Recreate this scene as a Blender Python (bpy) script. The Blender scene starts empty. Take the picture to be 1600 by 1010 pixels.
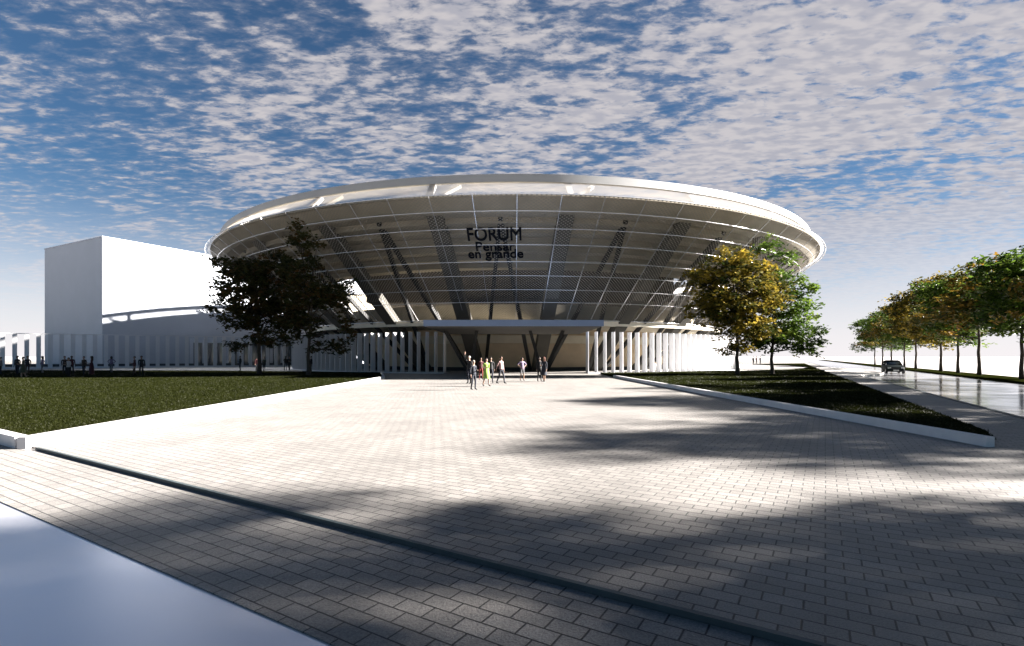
import bpy, bmesh, math, random
from mathutils import Vector, Matrix
R = math.radians
sc = bpy.context.scene
COL = sc.collection

# ------------------------------------------------------------------ camera
cd = bpy.data.cameras.new('camera'); cam = bpy.data.objects.new('camera', cd); COL.objects.link(cam)
cd.lens = 18.0; cd.sensor_width = 36.0; cd.sensor_fit = 'HORIZONTAL'
cd.shift_y = (557 - 505) / 1600; cd.clip_start = 0.1; cd.clip_end = 9000
cam.location = (0, 0, 1.7); cam.rotation_euler = (R(90), 0, 0)
sc.camera = cam
F, CY, HC = 800.0, 557.0, 1.7
def G(px, py, z=0.0):                    # photo pixel on the ground -> place
    Y = F * (HC - z) / (py - CY); return Vector(((px - 800) / F * Y, Y, z))
# ------------------------------------------------------------------ light
SUN_EL, SUN_AZ = 22.0, 4.5               # degrees above horizon; degrees behind the +X axis
EXPOSURE = 3.15
SKY = 0.05
sc.view_settings.view_transform = 'Standard'; sc.view_settings.look = 'None'
sc.view_settings.gamma = 1.0; sc.view_settings.exposure = EXPOSURE
sd = bpy.data.lights.new('sun', 'SUN'); sun = bpy.data.objects.new('sun', sd); COL.objects.link(sun)
sd.energy = 5.0; sd.angle = R(1.2); sd.color = (1.0, 0.94, 0.885)
S = Vector((math.cos(R(SUN_EL)) * math.cos(R(SUN_AZ)), math.cos(R(SUN_EL)) * math.sin(R(SUN_AZ)), math.sin(R(SUN_EL))))
sun.rotation_euler = S.to_track_quat('Z', 'Y').to_euler(); sun.location = (60, 10, 60)
sc.cycles.max_bounces = 8; sc.cycles.transparent_max_bounces = 24
sc.cycles.diffuse_bounces = 3; sc.cycles.glossy_bounces = 3
sc.cycles.caustics_reflective = False; sc.cycles.caustics_refractive = False

# ------------------------------------------------------------------ node helper
class NT:
    def __init__(s, tree): s.t = tree; s.n = tree.nodes; s.l = tree.links
    def new(s, typ, **kw):
        n = s.n.new(typ)
        for k, v in kw.items(): setattr(n, k, v)
        return n
    def link(s, a, b): s.l.new(a, b)
    def put(s, sock, v):
        if hasattr(v, 'is_linked') or isinstance(v, bpy.types.NodeSocket): s.link(v, sock)
        else: sock.default_value = v
    def math(s, op, a, b=0.0, c=None, clamp=False):
        n = s.new('ShaderNodeMath', operation=op, use_clamp=clamp)
        s.put(n.inputs[0], a); s.put(n.inputs[1], b)
        if c is not None: s.put(n.inputs[2], c)
        return n.outputs[0]
    def sstep(s, x, lo, hi, a=0.0, b=1.0):
        n = s.new('ShaderNodeMapRange', interpolation_type='SMOOTHSTEP')
        s.put(n.inputs[0], x); n.inputs[1].default_value = lo; n.inputs[2].default_value = hi
        n.inputs[3].default_value = a; n.inputs[4].default_value = b
        return n.outputs[0]
    def noise(s, vec, scale, detail=3, rough=0.55, dist=0.0):
        n = s.new('ShaderNodeTexNoise'); s.link(vec, n.inputs['Vector'])
        n.inputs['Scale'].default_value = scale; n.inputs['Detail'].default_value = detail
        n.inputs['Roughness'].default_value = rough; n.inputs['Distortion'].default_value = dist
        return n.outputs['Fac']
    def mix(s, fac, a, b, mode='MIX'):
        n = s.new('ShaderNodeMix', data_type='RGBA', blend_type=mode)
        s.put(n.inputs[0], fac); s.put(n.inputs[6], a); s.put(n.inputs[7], b)
        return n.outputs[2]
def C4(c): return (c[0], c[1], c[2], 1.0)

# ------------------------------------------------------------------ sky
w = bpy.data.worlds.new('World'); sc.world = w; w.use_nodes = True
t = NT(w.node_tree); t.n.clear()
out = t.new('ShaderNodeOutputWorld'); bg = t.new('ShaderNodeBackground'); bg.inputs[1].default_value = SKY
sky = t.new('ShaderNodeTexSky'); sky.sky_type = 'NISHITA'; sky.sun_disc = False
sky.sun_elevation = R(SUN_EL); sky.sun_rotation = R(90 - SUN_AZ)
sky.air_density = 1.0; sky.dust_density = 0.3; sky.ozone_density = 3.0; sky.altitude = 300
tc = t.new('ShaderNodeTexCoord'); sep = t.new('ShaderNodeSeparateXYZ'); t.link(tc.outputs['Generated'], sep.inputs[0])
X, Y, Z = sep.outputs
zc = t.math('MAXIMUM', Z, 0.0)
zz = t.math('ADD', zc, 0.06)
comb = t.new('ShaderNodeCombineXYZ'); t.link(t.math('DIVIDE', X, zz), comb.inputs[0]); t.link(t.math('DIVIDE', Y, zz), comb.inputs[1])
P = comb.outputs[0]
mp = t.new('ShaderNodeMapping'); mp.inputs['Rotation'].default_value = (0, 0, R(28)); mp.inputs['Scale'].default_value = (0.62, 1.15, 1)
t.link(P, mp.inputs[0]); PR = mp.outputs[0]
puff = t.noise(PR, 18.5, 6, 0.62, 0.2)
puff2 = t.noise(PR, 7.2, 3, 0.55, 0.3)
cover = t.noise(P, 1.5, 3, 0.55, 0.5)
bias = t.sstep(X, -0.6, 0.65, 0.02, 0.17)
bias = t.math('ADD', bias, t.sstep(Y, -0.4, 0.3, -0.3, 0.0))
bias = t.math('ADD', bias, t.sstep(Z, 0.60, 0.78, 0.0, -0.35))
d = t.math('ADD', t.math('MULTIPLY', puff, 0.85), t.math('MULTIPLY', puff2, 0.35))
d = t.math('ADD', d, t.math('MULTIPLY', cover, 0.72))
d = t.math('ADD', d, bias)
dens = t.sstep(d, 0.93, 1.15)
thin = t.sstep(d, 0.84, 1.25, 0.0, 0.6)
dens = t.math('MAXIMUM', dens, thin)
far = t.sstep(Z, 0.03, 0.30, 0.35, 1.0)
dens = t.math('MULTIPLY', dens, far)
blue = t.mix(1.0, sky.outputs[0], (0.142, 0.188, 0.215, 1), 'MULTIPLY')
blue = t.mix(t.sstep(Z, 0.60, 0.9, 0.0, 0.55), blue, (0.0, 0.0, 0.0, 1))
CL = 1.36
shade = t.noise(PR, 22.0, 2, 0.5)
cloudc = t.mix(t.sstep(shade, 0.35, 0.65), (0.80 * CL, 0.79 * CL, 0.88 * CL, 1), (1.08 * CL, 1.02 * CL, 1.04 * CL, 1))
colr = t.mix(t.math('MULTIPLY', dens, 0.92), blue, cloudc)
# haze at the horizon, thinned out of view to lower the fill light
hz = t.sstep(Z, -0.02, 0.30, 1.0, 0.0)
hz = t.math('POWER', hz, 1.3)
hr = t.math('MULTIPLY', t.math('MULTIPLY', t.sstep(X, -0.98, -0.70, 0.25, 0.92), t.sstep(X, 0.73, 0.95, 1.0, 0.5)), t.sstep(Y, -0.5, 0.3, 0.15, 1.0))
hz = t.math('MULTIPLY', hz, hr)
colr = t.mix(hz, colr, (1.62 * CL, 1.53 * CL, 1.58 * CL, 1))
t.link(colr, bg.inputs[0]); t.link(bg.outputs[0], out.inputs[0])

# ------------------------------------------------------------------ materials
def principled(name):
    m = bpy.data.materials.new(name); m.use_nodes = True
    t = NT(m.node_tree); b = t.n['Principled BSDF']; return m, t, b
def mat(name, col, rough=0.6, var=0.12, scale=3.0, metal=0.0, bump=0.0, spec=0.4):
    m, t, b = principled(name)
    tc = t.new('ShaderNodeTexCoord')
    n = t.noise(tc.outputs['Object'], scale, 5, 0.6)
    a = tuple(c * (1 - var) for c in col); c2 = tuple(min(1, c * (1 + var)) for c in col)
    t.link(t.mix(t.sstep(n, 0.3, 0.7), C4(a), C4(c2)), b.inputs['Base Color'])
    b.inputs['Roughness'].default_value = rough; b.inputs['Metallic'].default_value = metal
    b.inputs['Specular IOR Level'].default_value = spec
    if bump:
        bm = t.new('ShaderNodeBump'); bm.inputs['Strength'].default_value = bump; bm.inputs['Distance'].default_value = 0.02
        t.link(t.noise(tc.outputs['Object'], scale * 14, 4, 0.6), bm.inputs['Height']); t.link(bm.outputs[0], b.inputs['Normal'])
    return m
def paving(name, col, ang, bw, rh, joint=0.45):
    m, t, b = principled(name)
    tc = t.new('ShaderNodeTexCoord'); mp = t.new('ShaderNodeMapping'); mp.inputs['Rotation'].default_value = (0, 0, ang)
    t.link(tc.outputs['Object'], mp.inputs[0]); P = mp.outputs[0]
    br = t.new('ShaderNodeTexBrick'); t.link(P, br.inputs['Vector'])
    br.inputs['Scale'].default_value = 1.0; br.inputs['Brick Width'].default_value = bw; br.inputs['Row Height'].default_value = rh
    br.inputs['Mortar Size'].default_value = 0.0075; br.inputs['Mortar Smooth'].default_value = 0.25; br.offset = 0.5
    br.inputs['Bias'].default_value = 0.0
    br.inputs['Color1'].default_value = C4(tuple(c * 0.84 for c in col)); br.inputs['Color2'].default_value = C4(tuple(c * 1.12 for c in col))
    br.inputs['Mortar'].default_value = C4(tuple(c * joint * 0.10 for c in col))
    grain = t.noise(tc.outputs['Object'], 70.0, 3, 0.7)
    stain = t.noise(tc.outputs['Object'], 0.55, 5, 0.62)
    k = t.math('MULTIPLY', t.sstep(grain, 0.25, 0.75, 0.62, 1.35), t.sstep(stain, 0.3, 0.7, 0.80, 1.12))
    cm = t.new('ShaderNodeCombineXYZ')
    for i in range(3): t.link(k, cm.inputs[i])
    t.link(t.mix(1.0, br.outputs['Color'], cm.outputs[0], 'MULTIPLY'), b.inputs['Base Color'])
    b.inputs['Roughness'].default_value = 0.6; b.inputs['Specular IOR Level'].default_value = 0.5
    b.inputs['Sheen Weight'].default_value = 0.062; b.inputs['Sheen Roughness'].default_value = 0.4; b.inputs['Sheen Tint'].default_value = (1, 0.97, 0.95, 1)
    bm = t.new('ShaderNodeBump'); bm.inputs['Strength'].default_value = 0.85; bm.inputs['Distance'].default_value = 0.016
    hgt = t.math('ADD', t.math('MULTIPLY', br.outputs['Fac'], -1.0), t.math('MULTIPLY', grain, 0.55))
    t.link(hgt, bm.inputs['Height']); t.link(bm.outputs[0], b.inputs['Normal'])
    return m
M = {}
VANG = math.atan2(-0.522, 0.853)
M['pave'] = paving('plaza_pavers', (0.174, 0.163, 0.149), -VANG, 0.255, 0.152)
M['walk'] = paving('sidewalk_pavers', (0.174, 0.163, 0.149), -VANG, 0.255, 0.152)
M['kerb'] = mat('white_kerb_stone', (0.62, 0.60, 0.60), 0.6, 0.06, 2.0, bump=0.15)
M['edging'] = mat('grey_edging_stone', (0.045, 0.06, 0.064), 0.6, 0.12, 4.0, bump=0.2)
M['ground'] = mat('pale_ground', (0.30, 0.285, 0.28), 0.8, 0.08, 0.05)
M['soil'] = mat('lawn_soil', (0.009, 0.011, 0.0025), 0.95, 0.25, 1.3, bump=0.5, spec=0.0)
M['white'] = mat('white_render', (0.42, 0.45, 0.50), 0.65, 0.02, 0.4)
M['fin'] = mat('white_fin_metal', (0.55, 0.55, 0.56), 0.45, 0.03, 1.0)
M['roofgrey'] = mat('roof_ring_white', (0.32, 0.32, 0.315), 0.55, 0.03, 0.6)
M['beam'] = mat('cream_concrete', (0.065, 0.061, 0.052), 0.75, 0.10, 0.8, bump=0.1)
M['strut'] = mat('dark_steel', (0.014, 0.014, 0.014), 0.6, 0.1, 2.0)
M['bowl'] = mat('bowl_concrete', (0.27, 0.24, 0.185), 0.8, 0.12, 0.5, bump=0.1)
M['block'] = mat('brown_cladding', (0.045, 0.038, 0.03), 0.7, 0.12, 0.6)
M['cream'] = mat('cream_render', (0.62, 0.57, 0.46), 0.7, 0.06, 0.7)
M['wall'] = mat('beige_wall', (0.62, 0.50, 0.35), 0.75, 0.08, 0.5)
M['plinth'] = mat('dark_plinth', (0.04, 0.042, 0.045), 0.7, 0.1, 1.0)
M['canopy'] = mat('canopy_metal', (0.15, 0.20, 0.30), 0.35, 0.03, 0.8)
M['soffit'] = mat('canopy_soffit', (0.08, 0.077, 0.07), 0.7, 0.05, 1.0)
M['rail'] = mat('bright_rail_metal', (0.72, 0.72, 0.72), 0.25, 0.03, 1.0, metal=0.6)
M['letter'] = mat('black_letters', (0.006, 0.007, 0.010), 0.8, 0.05, 4.0, spec=0.05)
M['bark'] = mat('bark', (0.045, 0.035, 0.026), 0.9, 0.3, 6.0, bump=0.6)
M['darkglass'] = mat('dark_window_glass', (0.03, 0.04, 0.055), 0.08, 0.1, 1.0, spec=0.8)

def road_mat(r0, r1, met):
    m, t, b = principled('wet_road')
    tc = t.new('ShaderNodeTexCoord')
    n = t.noise(tc.outputs['Object'], 0.35, 4, 0.6); g = t.noise(tc.outputs['Object'], 45.0, 3, 0.6)
    t.link(t.mix(t.sstep(n, 0.3, 0.7), (0.74, 0.74, 0.79, 1), (0.82, 0.80, 0.82, 1)), b.inputs['Base Color'])
    t.link(t.sstep(n, 0.3, 0.7, r0, r1), b.inputs['Roughness'])
    b.inputs['Metallic'].default_value = met; b.inputs['IOR'].default_value = 1.6
    bm = t.new('ShaderNodeBump'); bm.inputs['Strength'].default_value = 0.05; bm.inputs['Distance'].default_value = 0.004
    t.link(g, bm.inputs['Height']); t.link(bm.outputs[0], b.inputs['Normal'])
    return m
M['road'] = road_mat(0.10, 0.22, 0.8); M['front'] = road_mat(0.28, 0.38, 0.7)

def mesh_mat():                           # perforated metal sheet: staggered round holes
    m, t, b = principled('perforated_metal')
    uv = t.new('ShaderNodeUVMap'); s = t.new('ShaderNodeSeparateXYZ'); t.link(uv.outputs[0], s.inputs[0])
    u, v = s.outputs[0], s.outputs[1]
    a = t.math('MULTIPLY', t.math('ADD', t.math('DIVIDE', u, 0.34), t.math('DIVIDE', v, 0.30)), 2 * math.pi)
    c = t.math('MULTIPLY', t.math('SUBTRACT', t.math('DIVIDE', u, 0.34), t.math('DIVIDE', v, 0.30)), 2 * math.pi)
    f = t.math('ADD', t.math('COSINE', a), t.math('COSINE', c))
    hole = t.sstep(f, -0.97, -0.54)
    b.inputs['Base Color'].default_value = (0.235, 0.215, 0.18, 1); b.inputs['Roughness'].default_value = 0.5
    b.inputs['Metallic'].default_value = 0.15
    tr = t.new('ShaderNodeBsdfTransparent'); mx = t.new('ShaderNodeMixShader')
    t.link(hole, mx.inputs[0]); t.link(b.outputs[0], mx.inputs[1]); t.link(tr.outputs[0], mx.inputs[2])
    t.link(mx.outputs[0], t.n['Material Output'].inputs[0])
    return m
M['mesh'] = mesh_mat()
def band_mat():                           # thin translucent white sheet between bowl and roof ring
    m, t, b = principled('translucent_white_sheet')
    b.inputs['Base Color'].default_value = (0.8, 0.79, 0.79, 1); b.inputs['Roughness'].default_value = 0.6
    tl = t.new('ShaderNodeBsdfTranslucent'); tl.inputs[0].default_value = (0.9, 0.88, 0.88, 1)
    tr = t.new('ShaderNodeBsdfTransparent')
    m1 = t.new('ShaderNodeMixShader'); m1.inputs[0].default_value = 0.85
    t.link(b.outputs[0], m1.inputs[1]); t.link(tl.outputs[0], m1.inputs[2])
    m2 = t.new('ShaderNodeMixShader'); m2.inputs[0].default_value = 0.42
    t.link(m1.outputs[0], m2.inputs[1]); t.link(tr.outputs[0], m2.inputs[2])
    t.link(m2.outputs[0], t.n['Material Output'].inputs[0])
    return m
M['band'] = band_mat()
def leaf_mat(name, cols):
    m, t, b = principled(name)
    at = t.new('ShaderNodeAttribute'); at.attribute_name = 'tone'
    r = t.new('ShaderNodeValToRGB'); t.link(at.outputs['Fac'], r.inputs[0])
    e = r.color_ramp.elements
    e[0].position = 0.0; e[0].color = C4(cols[0]); e[1].position = 1.0; e[1].color = C4(cols[-1])
    for i in range(1, len(cols) - 1):
        k = r.color_ramp.elements.new(i / (len(cols) - 1)); k.color = C4(cols[i])
    t.link(r.outputs[0], b.inputs['Base Color']); b.inputs['Roughness'].default_value = 0.5
    b.inputs['Specular IOR Level'].default_value = 0.12
    tl = t.new('ShaderNodeBsdfTranslucent'); t.link(r.outputs[0], tl.inputs[0])
    mx = t.new('ShaderNodeMixShader'); mx.inputs[0].default_value = 0.3
    t.link(b.outputs[0], mx.inputs[1]); t.link(tl.outputs[0], mx.inputs[2])
    t.link(mx.outputs[0], t.n['Material Output'].inputs[0])
    return m
M['leaf_gold'] = leaf_mat('golden_leaves', [(0.014, 0.024, 0.006), (0.05, 0.055, 0.010), (0.17, 0.128, 0.018), (0.36, 0.26, 0.035)])
M['leaf_green'] = leaf_mat('green_leaves', [(0.015, 0.032, 0.007), (0.045, 0.085, 0.012), (0.085, 0.14, 0.018), (0.14, 0.19, 0.028)])
M['leaf_mixed'] = leaf_mat('turning_leaves', [(0.016, 0.030, 0.007), (0.06, 0.075, 0.012), (0.17, 0.115, 0.016), (0.27, 0.15, 0.022)])
M['leaf_shaded'] = leaf_mat('shaded_leaves', [(0.015, 0.022, 0.008), (0.03, 0.036, 0.012), (0.05, 0.045, 0.015), (0.09, 0.05, 0.02)])  # stadium shade put into these leaf colours
M['grass'] = leaf_mat('grass_blades', [(0.0105, 0.0125, 0.002), (0.0120, 0.0145, 0.0025), (0.0135, 0.016, 0.003), (0.015, 0.017, 0.0035)])

# ------------------------------------------------------------------ mesh builder
class MB:
    def __init__(s): s.v = []; s.f = []; s.mi = []
    def add(s, vs, fs, mi=0):
        o = len(s.v); s.v += [tuple(v) for v in vs]; s.f += [tuple(i + o for i in f) for f in fs]; s.mi += [mi] * len(fs); return s
    def box(s, c, size, rot=None, mi=0):
        hx, hy, hz = size[0] / 2, size[1] / 2, size[2] / 2
        vs = [Vector((x, y, z)) for x in (-hx, hx) for y in (-hy, hy) for z in (-hz, hz)]
        if rot is not None: vs = [rot @ v for v in vs]
        vs = [v + Vector(c) for v in vs]
        return s.add(vs, [(0, 1, 3, 2), (4, 6, 7, 5), (0, 4, 5, 1), (2, 3, 7, 6), (0, 2, 6, 4), (1, 5, 7, 3)], mi)
    def beam(s, a, b, wd, dp, side=Vector((1, 0, 0)), w2=None):
        a, b = Vector(a), Vector(b); d = (b - a).normalized()
        x = (side - d * side.dot(d)).normalized(); y = d.cross(x)
        w2 = w2 or wd; k = w2 / wd
        vs = []
        for p, q in ((a, 1), (b, k)):
            for sx, sy in ((-1, -1), (1, -1), (1, 1), (-1, 1)):
                vs.append(p + x * (sx * wd / 2 * q) + y * (sy * dp / 2 * q))
        return s.add(vs, [(3, 2, 1, 0), (4, 5, 6, 7), (0, 1, 5, 4), (1, 2, 6, 5), (2, 3, 7, 6), (3, 0, 4, 7)])
    def tube(s, pts, rad, n=8, closed=False, mi=0):
        pts = [Vector(p) for p in pts]; rad = rad if isinstance(rad, (list, tuple)) else [rad] * len(pts)
        L = len(pts); vs = []; fs = []
        for i, p in enumerate(pts):
            a = pts[(i - 1) % L] if (closed or i > 0) else p
            b = pts[(i + 1) % L] if (closed or i < L - 1) else p
            d = (b - a).normalized(); u = Vector((0, 0, 1)) if abs(d.z) < 0.9 else Vector((1, 0, 0))
            x = d.cross(u).normalized(); y = d.cross(x)
            for k in range(n):
                q = 2 * math.pi * k / n; vs.append(p + x * (math.cos(q) * rad[i]) + y * (math.sin(q) * rad[i]))
        for i in range(L if closed else L - 1):
            j = (i + 1) % L
            for k in range(n):
                k2 = (k + 1) % n; fs.append((i * n + k, j * n + k, j * n + k2, i * n + k2))
        if not closed: fs += [tuple(range(n)), tuple(range((L - 1) * n, L * n))[::-1]]
        return s.add(vs, fs, mi)
    def lathe(s, prof, cx, cy, n=152, a0=0.0, a1=2 * math.pi, closed_prof=False):
        full = abs(a1 - a0 - 2 * math.pi) < 1e-6; m = n if full else n + 1; k = len(prof); vs = []; fs = []
        for i in range(m):
            a = a0 + (a1 - a0) * i / n
            for r, z in prof: vs.append((cx + r * math.sin(a), cy - r * math.cos(a), z))
        for i in range(n):
            j = (i + 1) % m
            for q in range(k if closed_prof else k - 1):
                q2 = (q + 1) % k; fs.append((i * k + q, j * k + q, j * k + q2, i * k + q2))
        return s.add(vs, fs)
    def prism(s, poly, z0, z1):
        n = len(poly); vs = [(p[0], p[1], z0) for p in poly] + [(p[0], p[1], z1) for p in poly]
        fs = [tuple(range(n))[::-1], tuple(range(n, 2 * n))] + [(i, (i + 1) % n, n + (i + 1) % n, n + i) for i in range(n)]
        return s.add(vs, fs)
    def build(s, name, mats, parent=None, smooth=False, fix=True, loc=None):
        me = bpy.data.meshes.new(name)
        vs = s.v
        if loc is not None: vs = [(v[0] - loc[0], v[1] - loc[1], v[2] - loc[2]) for v in vs]
        me.from_pydata(vs, [], s.f)
        for m in (mats if isinstance(mats, (list, tuple)) else [mats]): me.materials.append(m)
        me.polygons.foreach_set('material_index', s.mi)
        if fix:
            bm = bmesh.new(); bm.from_mesh(me); bmesh.ops.recalc_face_normals(bm, faces=bm.faces); bm.to_mesh(me); bm.free()
        if smooth: me.polygons.foreach_set('use_smooth', [True] * len(me.polygons))
        o = bpy.data.objects.new(name, me); COL.objects.link(o)
        if loc is not None: o.location = loc
        if parent is not None: o.parent = parent
        return o
def autosmooth(o, ang=35):
    me = o.data; bm = bmesh.new(); bm.from_mesh(me)
    for f in bm.faces: f.smooth = True
    for e in bm.edges:
        if len(e.link_faces) == 2 and e.calc_face_angle(0) > R(ang): e.smooth = False
    bm.to_mesh(me); bm.free()
def tag(o, label=None, cat=None, group=None, kind=None):
    if label: o['label'] = label
    if cat: o['category'] = cat
    if group: o['group'] = group
    if kind: o['kind'] = kind
    return o
def thing(name, label, cat, loc=(0, 0, 0), rz=0.0, group=None):
    o = bpy.data.objects.new(name, None); COL.objects.link(o); o.location = loc; o.rotation_euler = (0, 0, rz)
    o.empty_display_size = 0.5
    return tag(o, label, cat, group)
def structure(name, mb, m, label, cat):
    o = mb.build(name, m); return tag(o, label, cat, None, 'structure')
def copy_tree(o, parent=None):
    c = o.copy(); COL.objects.link(c); c.parent = parent
    for ch in list(o.children): copy_tree(ch, c)
    return c

# ================================================================== SETTING
V = Vector((0.853, -0.522)).normalized(); VN = Vector((-V.y, V.x))           # channel line and its far normal
U = Vector((0.471, 0.882)).normalized(); UN = Vector((U.y, -U.x))            # right road direction and its right normal
CH = Vector((-9.09, 9.71)); W1 = Vector((10.2, 10.84)); W2 = Vector((13.9, 13.9))
RE = Vector((-5.97, 5.97)) * 1.026                                                   # edge of front road
corner = CH + V * 16.50
def P2(o, d, k): return (o + d * k)
mb = MB(); n = 64
mb.add([(4000 * math.cos(2 * math.pi * i / n), 4000 * math.sin(2 * math.pi * i / n), -0.16) for i in range(n)], [tuple(range(n))])
structure('ground', mb, M['ground'], 'pale flat ground stretching to the white horizon', 'ground')
# plaza (pavers) : channel line -> right sidewalk line
mb = MB(); mb.prism([P2(CH, V, -95), corner, W1 + U * 170, Vector((60, 240)), Vector((-190, 240)), Vector((-190, 112))], -0.3, 0.0)
structure('plaza', mb, M['pave'], 'pale paved plaza of small bricks leading to the round stadium', 'plaza')
mb = MB(); e = 0.045
mb.prism([P2(CH, V, 0.3) , corner, corner - VN * e, P2(CH, V, 0.3) - VN * e], -0.3, 0.012)
structure('edging_strip', mb, M['edging'], 'dark narrow stone edging running across the front of the plaza', 'kerb')
# front pavement between edging and front road
rd = Vector((4.28, -2.58)).normalized()
mb = MB(); a0 = CH - VN * e
mb.prism([P2(CH, V, -95) - VN * 0.0, P2(CH, V, 0.3), P2(a0, V, 0.3), P2(a0, V, 26), P2(RE, rd, 26), P2(RE, rd, -95)], -0.3, -0.035)
structure('front_pavement', mb, M['walk'], 'strip of brick pavement between the dark edging and the glossy front road', 'pavement')
rn = Vector((rd.y, -rd.x))
if rn.y > 0: rn = -rn
mb = MB(); mb.prism([P2(RE, rd, -120), P2(RE, rd, 60), P2(RE, rd, 60) + rn * 14, P2(RE, rd, -120) + rn * 14], -0.3, -0.045)
structure('front_road', mb, M['front'], 'pale glossy wet road in the near left corner reflecting the sky', 'road')
# right side: sidewalk, road, verge
mb = MB(); mb.prism([P2(W1, U, -13), P2(W2, U, -13), P2(W2, U, 160), P2(W1, U, 160)], -0.3, -0.004)
structure('sidewalk', mb, M['walk'], 'narrow sidewalk striped with tree shade along the right road', 'sidewalk')
mb = MB(); mb.prism([P2(W2, U, -13), P2(W2, U, -13) + UN * 0.14, P2(W2, U, 160) + UN * 0.14, P2(W2, U, 160)], -0.3, 0.012)
structure('road_kerb', mb, M['edging'], 'thin dark kerb between the shaded sidewalk and the wet right road', 'kerb')
mb = MB(); q0 = W2 + UN * 0.14; q1 = W2 + UN * 7.9
mb.prism([P2(q0, U, -9), P2(q1, U, -9), P2(q1, U, 700), P2(q0, U, 700)], -0.3, -0.11)
structure('right_road', mb, M['road'], 'pale wet road with reflections running away at the right', 'road')
mb = MB(); q2 = W2 + UN * 10.6
mb.prism([P2(q1, U, -16), P2(q2, U, -16), P2(q2, U, 260), P2(q1, U, 260)], -0.3, 0.05)
structure('verge', mb, M['soil'], 'dark grass verge under the row of trees beyond the road', 'verge')

M['apron'] = mat('pale_concrete', (0.60, 0.58, 0.555), 0.7, 0.05, 0.6, bump=0.1)
mb = MB(); mb.lathe([(23.6, -0.1), (23.6, 0.0035), (48.5, 0.0035), (48.5, -0.1)], 0.4, 83.0, 60, R(24), R(200), True)  # path carried on out of view, kept pale to bounce light onto the facade
structure('apron', mb, M['apron'], 'bright curved concrete path around the right side of the stadium', 'path')
# lawns with white kerbs
LA = Vector((-9.25, 9.80))
lawn_l = [LA, Vector((-9.75, 38.6)), Vector((-13, 50.5)), Vector((-34, 56.5)), Vector((-88, 60)), CH + V * -94.6 + VN * 0.25]
lawn_r = [Vector((9.05, 9.6)), Vector((10.05, 10.85)), W1 + U * 118 - UN * 0.15, Vector((50, 106)), Vector((50.5, 93)), Vector((44.5, 76)),
          Vector((34.5, 62.8)), Vector((25.0, 55.8)), Vector((22.6, 56.6)), Vector((17.6, 53.2)), Vector((12.3, 50.6)), Vector((8.5, 49.2)), Vector((8.3, 41.2))]
for poly, nm, lb in ((lawn_l, 'lawn', 'sunlit lawn left of the paved plaza'), (lawn_r, 'lawn', 'dark shaded lawn right of the plaza between kerb and sidewalk')):
    mb = MB(); mb.prism(poly, -0.1, 0.13); structure(nm, mb, M['soil'], lb, 'lawn')
def kerb(pts, wd, z1, label):
    mb = MB()
    for i in range(len(pts) - 1):
        a, b = pts[i], pts[i + 1]; dd = (b - a).normalized(); nn = Vector((dd.y, -dd.x)) * wd
        mb.prism([a, b, b + nn, a + nn], -0.2, z1)
    return structure('kerb', mb, M['kerb'], label, 'kerb')
kerb([LA + Vector((0.003, -0.235)), Vector((-9.75, 38.6)), Vector((-13, 50.5))], 0.16, 0.19, 'bright white kerb along the plaza side of the left lawn')
kerb([CH + V * -94.6 + VN * 0.25, LA], 0.2, 0.186, 'rounded pale kerb along the near edge of the left lawn')
kerb([Vector((8.3, 41.2)), Vector((9.05, 9.6))], 0.16, 0.19, 'long white kerb in shade along the right lawn')

# grass blades
def inside(p, poly):
    c = False; n = len(poly); j = n - 1
    for i in range(n):
        a, b = poly[i], poly[j]
        if (a[1] > p[1]) != (b[1] > p[1]) and p[0] < (b[0] - a[0]) * (p[1] - a[1]) / (b[1] - a[1]) + a[0]: c = not c
        j = i
    return c
def grass(name, poly, count, seed, label, ymax):
    rnd = random.Random(seed); mb = MB(); tones = []; k = 0; tries = 0
    while k < count and tries < count * 30:
        tries += 1
        y = 9.5 * (ymax / 9.5) ** rnd.random(); x = rnd.uniform(-1.12, 1.12) * y
        if not inside((x, y), poly): continue
        k += 1; s = 0.7 + y / 16.0
        tn = min(1, max(0, 0.5 + 0.28 * math.sin(x * 0.9 + 1.3 * math.sin(y * 0.5)) * math.sin(y * 0.7) + rnd.gauss(0, 0.2)))
        for b in range(3):
            a = rnd.uniform(0, 6.283); h = rnd.uniform(0.018, 0.036) * (0.9 + s * 0.12); wd = 0.008 * s; ln = rnd.uniform(0.0, 0.06)
            bx, by = x + rnd.uniform(-.05, .05) * s, y + rnd.uniform(-.05, .05) * s; ca, sa = math.cos(a), math.sin(a)
            mb.add([(bx - ca * wd, by - sa * wd, 0.12), (bx + ca * wd, by + sa * wd, 0.12), (bx + sa * ln, by - ca * ln, 0.13 + h)], [(0, 1, 2)])
            tones.append(tn)
    o = mb.build(name, M['grass'], fix=False)
    at = o.data.attributes.new('tone', 'FLOAT', 'FACE'); at.data.foreach_set('value', tones)
    return tag(o, label, 'grass', None, 'stuff')
grass('grass', lawn_l, 42000, 1, 'short green grass covering the lit left lawn', 58)
grass('grass', lawn_r, 16000, 2, 'short grass in deep shade on the right lawn', 60)

# ================================================================== STADIUM
CX, CYS = 0.4, 83.0
def pol(az, r, z=0.0): return Vector((CX + r * math.sin(az), CYS - r * math.cos(az), z))
R1, H1, RB, HB = 42.96, 14.5, 31.3, 5.45
stad = thing('stadium', 'round white stadium flaring outward like a bowl behind perforated metal mesh', 'stadium', (0, 0, 0))
mb = MB(); mb.lathe([(41.5, 16.5), (41.5, 15.86), (41.15, 15.86), (41.15, 16.5)], CX, CYS, closed_prof=True)
autosmooth(mb.build('roof_ring', M['roofgrey'], stad))
mb = MB(); mb.lathe([(41.35, 15.84), (42.8, 14.56)], CX, CYS); o = mb.build('clerestory_sheet', M['band'], stad, smooth=True, fix=False)
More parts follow.
